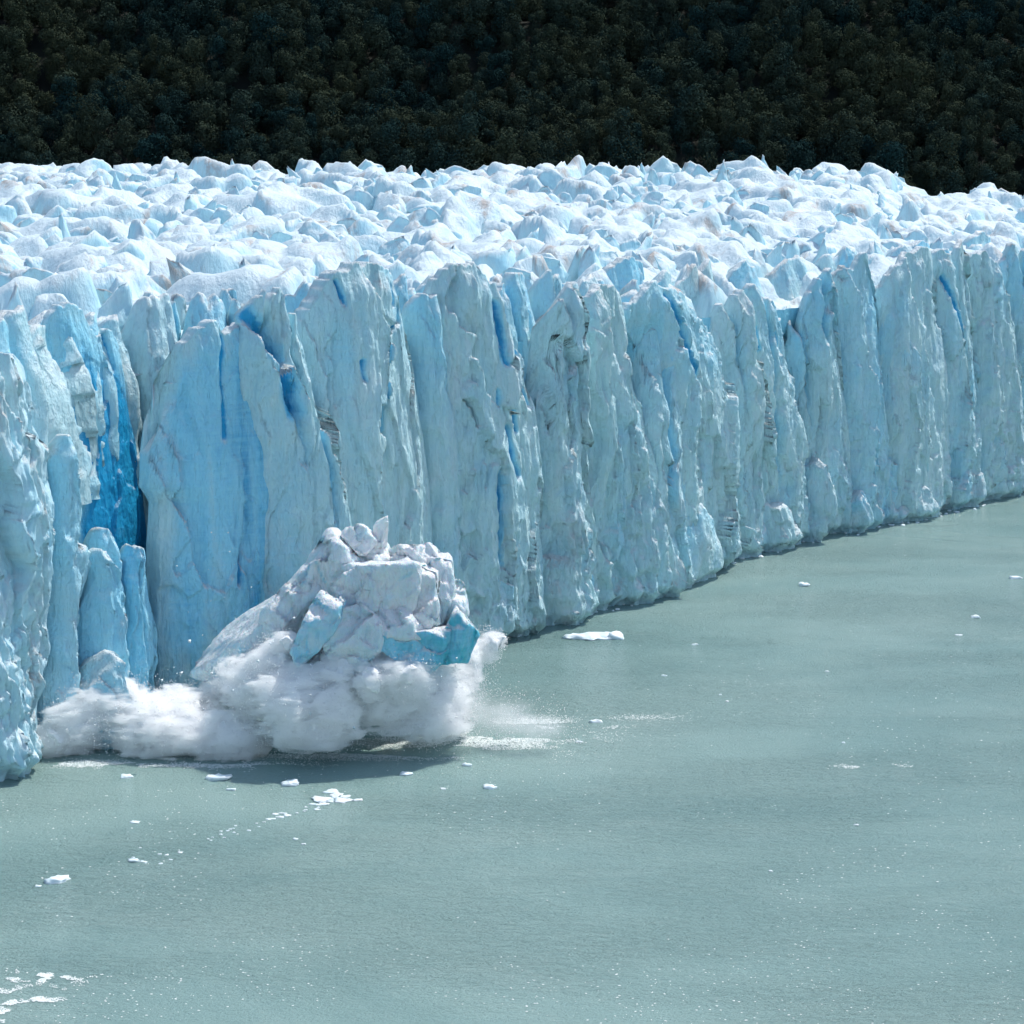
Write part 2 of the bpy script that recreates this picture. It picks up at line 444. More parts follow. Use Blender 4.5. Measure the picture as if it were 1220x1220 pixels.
    d = d - 2.2 * smooth(2.6, .2, Z + .9 * perlin(ax / 4, 0, 3))                         # wave-cut notch at the water
    blu = np.full(Z.shape, blue) if np.isscalar(blue) else blue
    if blue_fn is not None: blu = blue_fn(S, Z, U, Tt)
    blu = blu + np.clip(.22 * perlin(ax / 5, Z / 20, 11) + .10 * perlin(ax / 1.5, Z / 9, 12), 0, 1) + .10 * smooth(.6, .9, Tt) * (seed % 3)
    for (un, wn, dp, t0) in cuts:                                                        # each notch runs down the face as an open joint
        uc = un + .07 * perlin(Z / 13., seed, 21) + .02 * perlin(Z / 3., seed, 22)
        m = np.exp(-((U - uc) / (.5 * wn)) ** 2) * smooth(t0, t0 + .4, Tt)
        d = d - dp * m; blu = blu + .35 * m
    # dense seams of blue ice and open cracks that follow them
    for (path, w, dep) in cracks:
        pe = edge_pts(path, A, T_, N_)
        dist = np.full(Z.shape, 99.0)
        for k in range(len(pe) - 1):
            a_, b_ = pe[k], pe[k + 1]; ab = b_ - a_
            tt = np.clip(((S - a_[0]) * ab[0] + (Z - a_[1]) * ab[1]) / (ab @ ab), 0, 1)
            dist = np.minimum(dist, np.hypot(S - a_[0] - tt * ab[0], (Z - a_[1] - tt * ab[1])))
        dist = dist + .30 * perlin(ax / 1.1, Z / 2.6, 8)
        m = np.exp(-np.maximum(dist, 0) ** 2 / (w * w * .75))
        d = d - dep * m; blu = np.maximum(blu, 1.25 * m)
    vr = off - depth
    vfront = vf + d - lean * smooth(.45, 1, Tt) ** 1.4
    vback = vr + (vfront - tip - vr) * smooth(.55, .985, Tt)
    v = np.where(BK > 0, vfront + (vback - vfront) * BK, vfront)
    v = v - (BK == 0) * tip * .35 * smooth(.93, 1, Tt)
    P = A + S[..., None] * T_ + v[..., None] * N_
    P[..., 2] = Z
    # a little sideways jitter so that the edges are not straight
    P += (.45 * rough * perlin(ax / 3.1, Z / 3.3, seed + 9.5) * (BK < 1))[..., None] * T_
    nc = len(u)
    # rear sheet, coarse levels, and cap
    lv = np.unique(np.linspace(0, nt - 1, 12).astype(int))
    cols = np.arange(nsd, nsd + nu)
    w_ = np.linspace(0, 1, nu)
    PL, PR = P[lv][:, :1], P[lv][:, -1:]
    RB = PL * (1 - w_[None, :, None]) + PR * w_[None, :, None]
    RB[..., 2] = zb + t[lv][:, None] * (Tu[cols][None, :] - zb)
    RB[-1] = P[-1, cols] - N_ * tip
    V = np.concatenate([P.reshape(-1, 3), RB.reshape(-1, 3)])
    n0 = nt * nc
    F1 = grid_faces(nt, nc); F2 = grid_faces(len(lv), nu)[:, ::-1] + n0
    topf = (nt - 1) * nc + cols; topr = n0 + (len(lv) - 1) * nu + np.arange(nu)
    F3 = np.stack([topf[:-1], topf[1:], topr[1:], topr[:-1]], 1)
    Fq = np.concatenate([F1, F2, F3])
    ba = np.concatenate([np.clip(blu, 0, 1.3).ravel(), np.full(RB.shape[0] * RB.shape[1], .1)])
    o = mk(name, V, Fq, mat or ICE, glacier, shade=False, attrs={"blue": ba})
    if label: tag(o, label)
    return o

def by(x):  # water-line pixel row of the cliff at pixel column x
    return float(np.interp(x, [p[0] for p in BASE_PX], [p[1] for p in BASE_PX]))
def simple(x0, x1, tops, foot=0, **kw):
    """slab whose edges rise plumb from the cliff line; tops: pixels of its upper edge; foot: rows the foot lies behind (-) or before (+) the line"""
    return pillar([(x0, by(x0) + foot), (tops[0][0], tops[0][1])], tops, [(x1, by(x1) + foot), (tops[-1][0], tops[-1][1])], **kw)

# --- second rank: tops that show between the front slabs
rr = random.Random(3)
second = [(20, 70, [(18, 392), (35, 372), (60, 378), (75, 400)]), (170, 240, [(172, 375), (192, 345), (215, 352), (235, 385)]),
          (232, 330, [(235, 372), (250, 347), (285, 346), (318, 368), (330, 395)]),
          (590, 640, [(592, 352), (612, 338), (640, 350)]), (660, 760, [(662, 352), (690, 330), (725, 331), (760, 362)]),
          (735, 800, [(738, 318), (752, 306), (778, 312), (800, 345)]), (850, 905, [(850, 352), (872, 340), (905, 356)]),
          (935, 985, [(935, 345), (960, 322), (985, 330)]), (1085, 1140, [(1085, 306), (1110, 287), (1140, 300)]),
          (1150, 1210, [(1150, 296), (1180, 276), (1212, 300)]), (-90, 15, [(-95, 372), (-50, 352), (15, 380)])]
for k, (a, b, tp) in enumerate(second):
    simple(a, b, tp, foot=-34, seed=60 + k, bulge=2.0, ridge=rr.uniform(.4, .85), lean=4, depth=9, blue=.22, flute=.8, tip=2.0)

crest = lambda x: float(np.interp(x, [-150, 0, 200, 330, 420, 600, 800, 1000, 1220, 1400], [372, 372, 358, 342, 330, 333, 324, 304, 288, 282]))
k = 0
for foot, up in ((-24, 2), (-46, -10)):
    x = -120
    while x < 1330:
        w = rr.uniform(28, 62); c = crest(x + w / 2) - up + rr.uniform(-9, 14); pk = rr.uniform(.3, .7)
        simple(x, x + w, [(x, c + rr.uniform(14, 34)), (x + w * pk * .6, c + rr.uniform(4, 14)), (x + w * pk, c), (x + w * (pk + 1) / 2, c + rr.uniform(4, 18)), (x + w, c + rr.uniform(16, 40))],
               foot=foot, seed=200 + k, bulge=1.8, ridge=rr.uniform(.4, .9), lean=3.5, depth=7, zb=32., blue=.12 * (k % 3), tip=.9, flute=.7, rough=.8, name="ice_fin")
        x += w * rr.uniform(.75, 1.1); k += 1
# --- front rank, from the near buttress to the far end of the cliff
pillar([(-330, 1034), (-330, 380)], [(-330, 385), (-250, 350), (-180, 372), (-110, 360)], [(-120, 968), (-110, 372)], seed=1, bulge=3, ridge=.6)
pillar([(-140, 975), (-140, 372)], [(-140, 372), (-100, 352), (-50, 368), (-12, 360), (6, 376)], [(14, 926), (16, 700), (10, 500), (6, 380)], seed=2, bulge=2.6, off=-2.0, ridge=.8,
       lean=2.5, rough=1.5, mat=ICE_TOP)
pillar([(-40, 942), (-35, 600), (-25, 420)], [(-25, 420), (0, 402), (22, 424), (48, 432), (66, 470), (76, 494)], [(62, 905), (72, 800), (82, 700), (86, 600), (80, 520), (76, 494)],
       seed=3, bulge=2.6, off=-2.5, ridge=.55, lean=2.0, rough=1.7, flute=1.5, tip=3, notch=False, mat=ICE_TOP, label="rough pale buttress of ice beside the fresh scar")
pillar([(66, 898), (74, 740), (74, 560)], [(74, 545), (84, 518), (97, 522), (104, 545)], [(92, 886), (96, 760), (108, 660), (104, 545)], off=-1.5, seed=4, bulge=1.6, ridge=.4, lean=1, blue=.25, rough=1.2)
# recess wall of the scar
def recess_blue(S, Z, U, Tt):
    return np.clip(.12 + 1.15 * smooth(.20, .5, U + .10 * perlin(Z / 6, S / 4, 2)) * smooth(1.0, .72, Tt), 0, 1.2)
pillar([(52, 868), (56, 600), (58, 430)], [(58, 432), (72, 396), (88, 366), (103, 358), (118, 372), (128, 396), (140, 402), (152, 386), (168, 394), (182, 436)], [(196, 826), (190, 600), (184, 440)],
       off=-2, seed=5, notch=False, bulge=1.2, ridge=.3, lean=2.5, blue_fn=recess_blue, rough=.4, flute=.6,
       cracks=[([(60, 432), (70, 470), (76, 500)], .9, 1.5), ([(146, 402), (150, 440)], .6, 1.2)], label="recessed wall of deep blue ice left by the collapse")
# low broken stumps inside the recess
pillar([(86, 884), (90, 740), (94, 668)], [(94, 666), (108, 658), (122, 664)], [(128, 868), (126, 760), (122, 666)], off=2, seed=6, bulge=1.5, lean=.6, depth=7, blue=.38, rough=1.3, zb=-2, label="stump of broken blue ice")
pillar([(112, 872), (112, 720), (110, 636)], [(110, 634), (124, 628), (140, 636)], [(146, 862), (142, 720), (138, 638)], off=.5, seed=7, bulge=1.2, lean=.6, depth=6, blue=.35, rough=1.3)
pillar([(136, 864), (138, 720), (140, 652)], [(140, 652), (156, 646), (172, 654)], [(184, 856), (182, 740), (172, 656)], off=1.5, seed=8, bulge=1.6, lean=.8, depth=6, blue=.40, rough=1.4)
pillar([(88, 890), (90, 800), (96, 776)], [(96, 776), (106, 770), (130, 800)], [(140, 874), (136, 820), (130, 802)], off=4, seed=9, bulge=1.6, lean=.8, depth=6, blue=.3, rough=1.0)
# main fresh column
def fresh_blue(S, Z, U, Tt):
    b = .38 + .26 * smooth(.35, .6, U) * smooth(.98, .75, U) + .20 * perlin(S / 3.2, Z / 22, 6) + .16 * perlin(S / 1.4, Z / 16, 2)
    b = b - .28 * smooth(.30, .08, Tt + .1 * perlin(S / 5, 0, 2)) - .30 * smooth(.90, 1.0, Tt) - .22 * smooth(.12, 0, U) - .30 * smooth(.90, 1, U)
    return np.clip(b, 0, 1.1)
pillar([(188, 848), (186, 700), (186, 650), (190, 600), (180, 582), (186, 530), (196, 490), (202, 440)],
       [(202, 430), (206, 412), (210, 410), (213, 418), (216, 396), (228, 384), (246, 384), (256, 398), (264, 388), (278, 384), (296, 396), (302, 404), (312, 396), (326, 410)],
       [(306, 818), (310, 720), (322, 640), (330, 560), (328, 480), (326, 412)],
       off=2.5, seed=10, notch=False, depth=5.0, bulge=2.6, ridge=.84, lean=2.0, tip=2.2, blue_fn=fresh_blue, rough=.55, flute=.7,
       cracks=[([(250, 400), (248, 450), (246, 520)], .5, .5), ([(262, 640), (256, 690)], .45, .8), ([(312, 560), (309, 600)], .35, .7)],
       label="freshly exposed column of bright blue ice above the splash")
pillar([(318, 814), (318, 640), (322, 510)], [(322, 510), (330, 488), (342, 500), (352, 560)], [(352, 806), (352, 640), (352, 562)], off=3.0, seed=11, bulge=1.4, lean=.8, depth=7, blue=.12, rough=.8)
pillar([(322, 832), (318, 600), (300, 420), (292, 356)], [(292, 354), (312, 346), (330, 346), (346, 362), (362, 392), (372, 412)], [(414, 806), (410, 640), (398, 510), (376, 424)],
       off=.5, seed=12, bulge=2.4, ridge=.86, lean=2, blue=.14, rough=.9,
       cracks=[([(296, 358), (312, 390), (326, 430), (334, 488)], 1.3, 1.6)], label="leaning slab with a blue groove down one side")
pillar([(392, 812), (388, 640), (378, 480), (370, 380)], [(370, 384), (384, 342), (400, 326), (428, 316), (452, 316), (468, 322), (484, 344), (492, 372)], [(520, 776), (514, 620), (504, 470), (494, 380)],
       off=1.0, seed=13, notch=False, bulge=2.2, ridge=.84, lean=2.5, tip=3.0, rough=.55, flute=.5, blue=.02,
       cracks=[([(468, 364), (466, 382), (450, 400), (446, 440), (443, 500), (443, 548)], .33, 1.3), ([(405, 336), (409, 362)], .35, .9), ([(463, 340), (460, 362)], .35, .9), ([(421, 430), (421, 452)], .4, .7)], label="broad pale slab with a crooked thin blue crack")
pillar([(505, 780), (500, 560), (494, 380)], [(494, 366), (500, 350), (512, 358), (522, 348), (532, 372)], [(552, 768), (545, 600), (533, 384)], off=.2, seed=14, bulge=1.8, ridge=.55, lean=2, blue=.10)
pillar([(536, 772), (526, 600), (510, 430), (506, 340)], [(506, 340), (520, 320), (536, 312), (556, 318), (584, 340), (596, 366), (604, 392)], [(634, 744), (634, 600), (630, 480), (606, 398)],
       off=1.8, seed=15, notch=False, bulge=2.4, ridge=.86, lean=2.5, rough=.75, flute=.8, blue=.05,
       cracks=[([(571, 360), (573, 400), (575, 432)], .55, 1.2), ([(588, 396), (584, 410), (585, 420)], .6, 1.0), ([(597, 434), (603, 458), (607, 480)], .5, 1.2), ([(577, 510), (580, 540), (588, 562)], .8, 1.8),
               ([(568, 560), (571, 600), (572, 640), (571, 668)], .7, 1.8), ([(568, 462), (569, 480)], .4, .8), ([(587, 478), (592, 510)], .45, 1.0)], label="tall slab split by deep blue clefts")
pillar([(628, 748), (628, 600), (634, 480), (640, 440)], [(640, 440), (648, 410), (656, 380), (652, 352), (660, 340), (672, 334), (680, 346), (681, 372)], [(706, 727), (700, 640), (690, 520), (682, 400)],
       off=1.4, seed=16, bulge=2.2, ridge=.45, lean=.8, tip=1.2, depth=8, rough=1.3, label="curved fin with a hooked tip")
pillar([(620, 752), (618, 600), (618, 400)], [(618, 380), (624, 348), (640, 330), (656, 322), (668, 332)], [(672, 735), (668, 500), (668, 340)], off=-4, seed=17, bulge=1.4, lean=3, tip=2.4, blue=.04)
pillar([(696, 729), (692, 560), (682, 400)], [(682, 388), (700, 350), (718, 338), (734, 346), (746, 376), (758, 408)], [(786, 704), (776, 560), (760, 420)], off=1.0, seed=18, bulge=2.4, ridge=.74, lean=3, rough=1.2, blue=.06)
pillar([(752, 712), (752, 560), (760, 420)], [(760, 402), (768, 388), (777, 396), (784, 410), (794, 396), (804, 410)], [(812, 694), (810, 560), (806, 420)], off=2.2, seed=19, bulge=2.2, ridge=.5, lean=2, rough=1.3, flute=1.4, blue=.12)
pillar([(790, 704), (786, 540), (778, 400), (766, 330)], [(764, 322), (784, 330), (806, 350), (826, 376), (848, 404), (868, 434)], [(874, 664), (868, 560), (868, 440)], off=.6, seed=20, bulge=2.4, ridge=.9, lean=2, rough=.8,
       cracks=[([(792, 352), (800, 384), (806, 420), (812, 454)], .7, 1.2)], blue=.04, label="slab whose crest slopes down to a sharp white edge")
pillar([(866, 668), (864, 520), (858, 380)], [(858, 372), (868, 352), (882, 346), (894, 362), (898, 388)], [(916, 652), (908, 520), (900, 400)], off=.2, seed=21, bulge=2, ridge=.7, lean=3, blue=.06)
pillar([(896, 658), (892, 500), (888, 360)], [(888, 346), (898, 334), (914, 350), (928, 360), (942, 392)], [(956, 641), (950, 520), (944, 410)], off=.8, seed=22, bulge=2.2, ridge=.8, lean=2.6, rough=1.1, blue=.05,
       cracks=[([(898, 390), (899, 415)], .45, .9), ([(915, 395), (916, 412)], .4, .9)])
pillar([(948, 643), (946, 500), (944, 400)], [(944, 388), (956, 350), (970, 330), (986, 314), (994, 330), (996, 360)], [(1016, 630), (1006, 500), (997, 380)], off=1.2, seed=23, bulge=2.2, ridge=.84, lean=2, rough=.9, blue=.06)
pillar([(996, 634), (996, 480), (994, 350)], [(994, 340), (1003, 318), (1010, 312), (1018, 322), (1027, 300), (1036, 318), (1042, 350), (1050, 400)], [(1066, 620), (1060, 520), (1052, 420)], off=.3, seed=24, bulge=2, ridge=.7, lean=2, blue=.20)
pillar([(1046, 624), (1044, 480), (1040, 380)], [(1040, 362), (1050, 332), (1064, 316), (1078, 300), (1096, 294), (1112, 298), (1118, 330)], [(1128, 606), (1124, 480), (1119, 350)], off=1.2, seed=25, bulge=2.2, ridge=.86, lean=1.6, rough=.8, flute=.7,
       label="wide grey-blue slab with a squared crest")
pillar([(1044, 624), (1046, 500), (1046, 370)], [(1046, 366), (1054, 350), (1062, 380), (1074, 420), (1086, 462)], [(1090, 613), (1088, 520), (1087, 466)], off=2.6, seed=26, bulge=1.4, ridge=.6, lean=.5, depth=6, rough=.9)
pillar([(1112, 610), (1112, 480), (1112, 330)], [(1112, 312), (1124, 290), (1136, 300), (1150, 284), (1160, 306)], [(1172, 596), (1166, 480), (1161, 330)], off=.6, seed=27, bulge=2, ridge=.75, lean=2.4, blue=.12,
       cracks=[([(1122, 330), (1130, 372), (1134, 400)], .7, 1.2)])
pillar([(1156, 599), (1156, 480), (1154, 320)], [(1154, 304), (1164, 292), (1176, 306), (1190, 330), (1204, 362)], [(1216, 585), (1212, 480), (1206, 380)], off=1.2, seed=28, bulge=2.2, ridge=.8, lean=2, rough=1.1)
pillar([(1196, 589), (1198, 480), (1190, 320)], [(1190, 306), (1204, 292), (1222, 300), (1240, 330)], [(1256, 577), (1250, 460), (1242, 350)], off=.6, seed=29, bulge=2.2, ridge=.7, lean=2, blue=.1)
x = 1236
k = 30
while x < 1560:
    w = rr.uniform(45, 75); tb = 288 - (x - 1220) * .02
    simple(x, x + w, [(x, tb + rr.uniform(10, 30)), (x + w * .35, tb + rr.uniform(-10, 8)), (x + w * .7, tb + rr.uniform(0, 20)), (x + w, tb + rr.uniform(15, 40))], seed=k, bulge=2.2, ridge=rr.uniform(.6, .88), off=rr.uniform(0, 1.5))
    x += w * .78; k += 1

# --- low buttresses and flakes along the foot of the cliff
flakes = [(536, 616, 690), (640, 712, 640), (716, 752, 540), (768, 792, 610), (784, 846, 600), (868, 950, 590), (944, 975, 530),
          (986, 1034, 585), (1034, 1120, 575), (1120, 1168, 545), (1170, 1204, 470), (1204, 1290, 520), (352, 386, 660), (404, 470, 680)]
for k, (a, b, ty_) in enumerate(flakes):
    m = a + (b - a) * rr.uniform(.3, .75)
    simple(a, b, [(a + 4, ty_ + rr.uniform(20, 60)), (m, ty_ + rr.uniform(-12, 12)), (b - 4, ty_ + rr.uniform(30, 90))], seed=100 + k, bulge=rr.uniform(1.5, 2.8), ridge=rr.uniform(.55, .9), off=rr.uniform(1.6, 2.6),
           lean=1.6, tip=.8, depth=6, rough=1.25, flute=1.2, name="ice_flake", blue=rr.uniform(0, .1))

# --- seracs on the upper surface
def ico(n):
    import bmesh
    bm = bmesh.new(); bmesh.ops.create_icosphere(bm, subdivisions=n, radius=1.0)
    V = np.array([v.co[:] for v in bm.verts]); F = np.array([[v.index for v in f.verts] for f in bm.faces]); bm.free()
    return V / np.linalg.norm(V, axis=1)[:, None], F
ICO3, ICO4, ICO2 = ico(4), ico(5), ico(3)
def chunk(base, seed, sc3=(1, 1, 1), nplanes=14, p=14, rough=.06, flat=.0):
    """faceted block: a direction sphere cut by random planes, edges slightly worn"""
    r = np.random.RandomState(seed); D, F = base
    n = r.normal(size=(nplanes, 3)); n /= np.linalg.norm(n, axis=1)[:, None]
    d = r.uniform(.62, .95, nplanes)
    bxn = np.concatenate([np.eye(3), -np.eye(3)]) + .22 * r.normal(size=(6, 3)); bxn /= np.linalg.norm(bxn, axis=1)[:, None]
    n = np.concatenate([n, bxn]); d = np.concatenate([d, r.uniform(.7, .95, 6)])
    q = np.maximum(D @ n.T, 1e-3) / d
    rad = 1.0 / np.maximum((q ** p).sum(1), 1e-6) ** (1.0 / p)
    rad = np.clip(rad, .2, 1.35)
    V = D * rad[:, None]
    V = V * (1 + rough * fbm(V[:, 0] * 2.5 + seed, V[:, 1] * 2.5, V[:, 2] * 2.5, 4))[:, None]
    return V * np.array(sc3), F
kinds = []
pr = np.random.RandomState(5)
for k in range(24):
    ty_ = k % 4
    if ty_ == 0: s3 = (1.1, .7, .6)                        # hummock
    elif ty_ == 1: s3 = (1.0, .5, 1.0)                     # blade
    elif ty_ == 2: s3 = (.9, .7, .8)                       # wedge
    else: s3 = (.6, .5, 1.15)                              # pinnacle
    V, Fi = chunk(ICO2, 200 + k, s3, nplanes=pr.randint(3, 8), p=40, rough=.07)
    g = np.clip((V[:, 2] + .3) / (1.2 * s3[2]), 0, 1)        # narrow towards the crest
    V[:, 1] *= 1 - (.5, .86, .78, .6)[ty_] * g; V[:, 0] *= 1 - (.35, .35, .45, .6)[ty_] * g ** 1.5
    V[:, 0] += .45 * V[:, 2] * pr.uniform(-1, 1); V[:, 1] += .35 * V[:, 2] * pr.uniform(-1, 1)
    V[:, 2] *= 1 + .6 * V[:, 0] * pr.uniform(-1, 1)
    hc, _, _ = chips(V[:, 0] * 2.2 + V[:, 1] + k, V[:, 2] * 2.2 + V[:, 1], 300 + k); V += .11 * hc[:, None] * np.array([.6, -1, .6])
    bl = .10 + .18 * perlin(V[:, 0] * 2, V[:, 1] * 2, V[:, 2] + k)
    kinds.append((V, Fi, np.clip(bl, 0, .5), ty_))
protos = [mesh_data("serac", V, Fi, ICE_TOP, True, {"blue": b}) for V, Fi, b, _ in kinds]
cand = []
sr = np.random.RandomState(11)
yy = 215.0
while yy < 668:
    step = 8.5
    for xx in np.arange(-.33 * yy - 20, .33 * yy + 20, 9.5):
        px_, py_ = xx + sr.uniform(-5, 5), yy + sr.uniform(-4.5, 4.5)
        cand.append((px_, py_, sr.rand(), sr.rand(), sr.rand()))
    yy += step
cand = np.array(cand)
cz, cd = top_full(cand[:, 0], cand[:, 1])
cz = top_z(cand[:, 0], cand[:, 1], cd)
ok = (cd > 17) & (cd < 600)
items = []
for (x, y, a, b, c), z, dd in zip(cand[ok], cz[ok], cd[ok]):
    right = smooth(-60, 120, x)
    big = perlin(x / 45, y / 45, 3.3)
    size = (3.0 + 4.0 * a ** 2.0 + 1.6 * big) * (1.15 - .35 * right)
    size = max(size, 1.5)
    if dd < 30: size = 4.5 + 2.5 * a
    if y > 560: size *= .8 + .5 * c * b * 2
    pinn = .28 + .25 * right + (.35 if dd < 30 else 0)
    ty_ = (1 if b < .72 else 3) if c < pinn else (0 if b < .35 else 2)
    if ty_ in (1, 3): size = min(size, 5.0)
    opts = [i for i, kk in enumerate(kinds) if kk[3] == ty_]
    pi = opts[int(a * 997) % len(opts)]
    zz = z - 30 * float(smooth(655, 715, y)) + 1.2 * big - .6
    items.append((x, y, zz, size, pi, (b * 40 % 1 - .5) * 2.0 + (3.1416 if c * 13 % 1 < .5 else 0), (a - .5) * .5, (c - .5) * .5))
def shown(it):
    X, Y = to_pix(np.array(it[:3])); return 0 <= X <= 1220
items.sort(key=lambda it: -(it[3] / it[1]) * (1 if shown(it) else 1e-3))
for it in items[:300]:
    o = link("serac", protos[it[4]], glacier, np.array(it[:3]) - np.array(glacier.location))
    o.scale = (it[3],) * 3; o.rotation_euler = (it[6], it[7], it[5])
from mathutils import Euler
VV, FF, BB, n0 = [], [], [], 0
for it in items[300:]:
    V, Fi, b, _ = kinds[it[4]]
    Rm = np.array(Euler((it[6], it[7], it[5])).to_matrix())
    VV.append((V * it[3]) @ Rm.T + np.array(it[:3])); FF.append(Fi + n0); BB.append(b); n0 += len(V)
o = mk("distant_seracs", np.concatenate(VV), np.concatenate(FF), ICE_TOP, glacier, attrs={"blue": np.concatenate(BB)})
tag(o, kind="stuff")

# ------------------------------------------------------------------ collapsing block of ice
BY = ground(440, 884)[1]
mpp = BY / (FPX * cp)                                            # metres per photo pixel at that distance
root = at_depth(430, 884, BY); root[2] = 0
berg = empty("collapsing_ice_block", tuple(root))
tag(berg, "huge broken ice block toppling from the cliff into the spray", "ice block")
def berg_chunk(cx, cy, w, h, dpt, rot, seed, dy=0., blue=.1, frac=1.0, planes=5, name="ice_chunk", base=ICO4, p=26, rough=.07, tilt=0.0):
    V, Fi = chunk(base, seed, (1, 1, 1), planes, p, rough)
    V = V / np.abs(V).max(0)
    V = V * np.array([w, dpt, h]) * mpp * .5
    a = radians(rot); c_, s2 = math.cos(a), math.sin(a)
    V = np.stack([V[:, 0] * c_ - V[:, 2] * s2, V[:, 1] + tilt * V[:, 2], V[:, 0] * s2 + V[:, 2] * c_], 1)
    P = at_depth(cx, cy, BY + dy)
    W = V + P
    h2, e2, _ = chips(W[:, 0] / 2.4 + W[:, 1] / 3.0, W[:, 2] / 2.4, seed)
    lx, lz = (W[:, 0] + W[:, 2]) * .707, (W[:, 2] - W[:, 0]) * .707                      # joints follow the lean of the block
    wb = .3 * perlin(lx / 4, lz / 4, 3)
    h1, e1, _ = chips(lx / 9.0 + W[:, 1] / 9. + wb, lz / 4.6 + wb, 71)
    W[:, 1] -= frac * 1.9 * h1 + .6 * h2; W[:, 2] += .5 * frac * h1 + .3 * h2
    bl = np.clip(blue + .30 * smooth(.06, 0, e1) * smooth(-.1, .4, perlin(W[:, 0] / 5, W[:, 1] / 5, W[:, 2] / 5)) + .15 * perlin(W[:, 0] / 2, W[:, 1] / 2, W[:, 2] / 2), 0, 1.1)
    return mk(name, W, Fi, ICE_BERG, berg, attrs={"blue": bl})
B = berg_chunk
B(446, 750, 215, 215, 120, 8, 301, 7, .08, 1.6)                     # heart of the block, reaching into the water
B(330, 752, 235, 96, 90, 46, 302, 4, .16, 1.0)                     # long slab sliding down
B(352, 722, 130, 66, 70, 42, 303, 0, .10)
B(396, 682, 118, 88, 80, 38, 304, 1, .08)
B(436, 656, 72, 64, 60, 24, 305, 2, .06)
B(454, 634, 22, 40, 24, -5, 306, 1, .05, .3)
B(428, 642, 40, 40, 40, 30, 331, 0, .06, .4)
B(500, 680, 84, 78, 70, 12, 307, 2, .04)
B(500, 705, 60, 110, 60, -4, 308, -3, .06)
B(526, 704, 48, 104, 60, 6, 309, 0, .06)
B(543, 722, 36, 62, 50, 12, 310, 0, .10)
B(456, 706, 108, 84, 80, 2, 311, -4, .06)
B(468, 738, 100, 80, 80, 20, 312, -5, .10)
B(424, 704, 84, 70, 70, 35, 332, -4, .06)
B(418, 752, 84, 100, 80, 12, 313, -6, .08)
B(374, 752, 46, 106, 46, -28, 314, -8, .30, .4)
B(440, 778, 70, 80, 60, 5, 315, -7, .14)
B(502, 772, 124, 88, 80, 12, 316, -4, .8)
B(545, 764, 46, 84, 60, -20, 317, -5, .8, .4)
B(474, 782, 88, 72, 70, 25, 318, -6, .65)
dr = np.random.RandomState(88); VV, FF, n0 = [], [], 0
for q in range(420):                                               # chips of ice flung off the block and the scar
    cx = dr.normal(400, 95); cy = dr.uniform(620, 860) if q % 4 == 0 else dr.normal(800, 36)
    P = at_depth(cx, cy, BY + dr.uniform(-14, 10)); sz = .04 + .22 * dr.rand() ** 5
    V = np.array([[1, 1, 1], [1, -1, -1], [-1, 1, -1], [-1, -1, 1.]]) * dr.uniform(.5, 1.2, (4, 3)) * sz
    VV.append(V + P); FF.append(np.array([[0, 1, 2], [0, 3, 1], [0, 2, 3], [1, 3, 2]]) + n0); n0 += 4
tag(mk("flying_ice_chips", np.concatenate(VV), np.concatenate(FF), FLOE, None, False), "small chips of ice flung through the air around the toppling block", "ice chips", None, "stuff")

# ------------------------------------------------------------------ splash
def spray_volume(name, lobes, dens, soft):
    """airborne spray: density falls off from the middle of each lobe and is torn by turbulence"""
    M = NT(name); M.t.nodes.remove(M.b)
    co = M.n("TexCoord").outputs["Object"]
    field = None
    for (C, rad) in lobes:
        v = M.n("VectorMath", operation='SUBTRACT'); M.l(co, v.inputs[0]); v.inputs[1].default_value = tuple(C)
        w = M.n("VectorMath", operation='DIVIDE'); M.l(v.outputs[0], w.inputs[0]); w.inputs[1].default_value = tuple(rad)
        ln = M.n("VectorMath", operation='LENGTH'); M.l(w.outputs[0], ln.inputs[0])
        f = M.math('SUBTRACT', 1.0, ln.outputs["Value"])
        if field is None: field = f
        else:
            m = M.n("Math", operation='SMOOTH_MAX'); M.l(field, m.inputs[0]); M.l(f, m.inputs[1]); m.inputs[2].default_value = .12
            field = m.outputs[0]
    n1 = M.noise(co, .20, 7, .60, .8); mp_ = M.n("Mapping"); mp_.inputs["Rotation"].default_value = (0, .7, 0); mp_.inputs["Scale"].default_value = (.22, .8, 1.25); M.l(co, mp_.inputs["Vector"])
    n2 = M.noise(mp_.outputs[0], 1.0, 6, .66, .5)
    d = M.math('ADD', field, M.math('MULTIPLY', M.math('SUBTRACT', n1, .60), 1.3))
    d = M.math('ADD', d, M.math('MULTIPLY', M.math('SUBTRACT', n2, .54), 1.25))
    d = M.ramp(d, 0.0, soft, 0.0, dens)
    pv = M.n("VolumePrincipled"); pv.inputs["Color"].default_value = (1.0, 1.0, 1.0, 1); pv.inputs["Anisotropy"].default_value = 0.0
    M.l(d, pv.inputs["Density"]); M.l(pv.outputs[0], M.out.inputs["Volume"])
    return M.m
def voxel_union(V, F, size):
    me = mesh_data("tmp", V, F, None); ob = bpy.data.objects.new("tmp", me); COL.objects.link(ob)
    md = ob.modifiers.new("r", 'REMESH'); md.mode = 'VOXEL'; md.voxel_size = size
    dg = bpy.context.evaluated_depsgraph_get(); dg.update()
    ev = ob.evaluated_get(dg).to_mesh()
    n = len(ev.vertices); W = np.zeros(n * 3, np.float32); ev.vertices.foreach_get("co", W)
    Q = np.array([p.vertices[:] for p in ev.polygons])
    ob.evaluated_get(dg).to_mesh_clear(); bpy.data.objects.remove(ob); bpy.data.meshes.remove(me)
    return W.reshape(-1, 3), Q
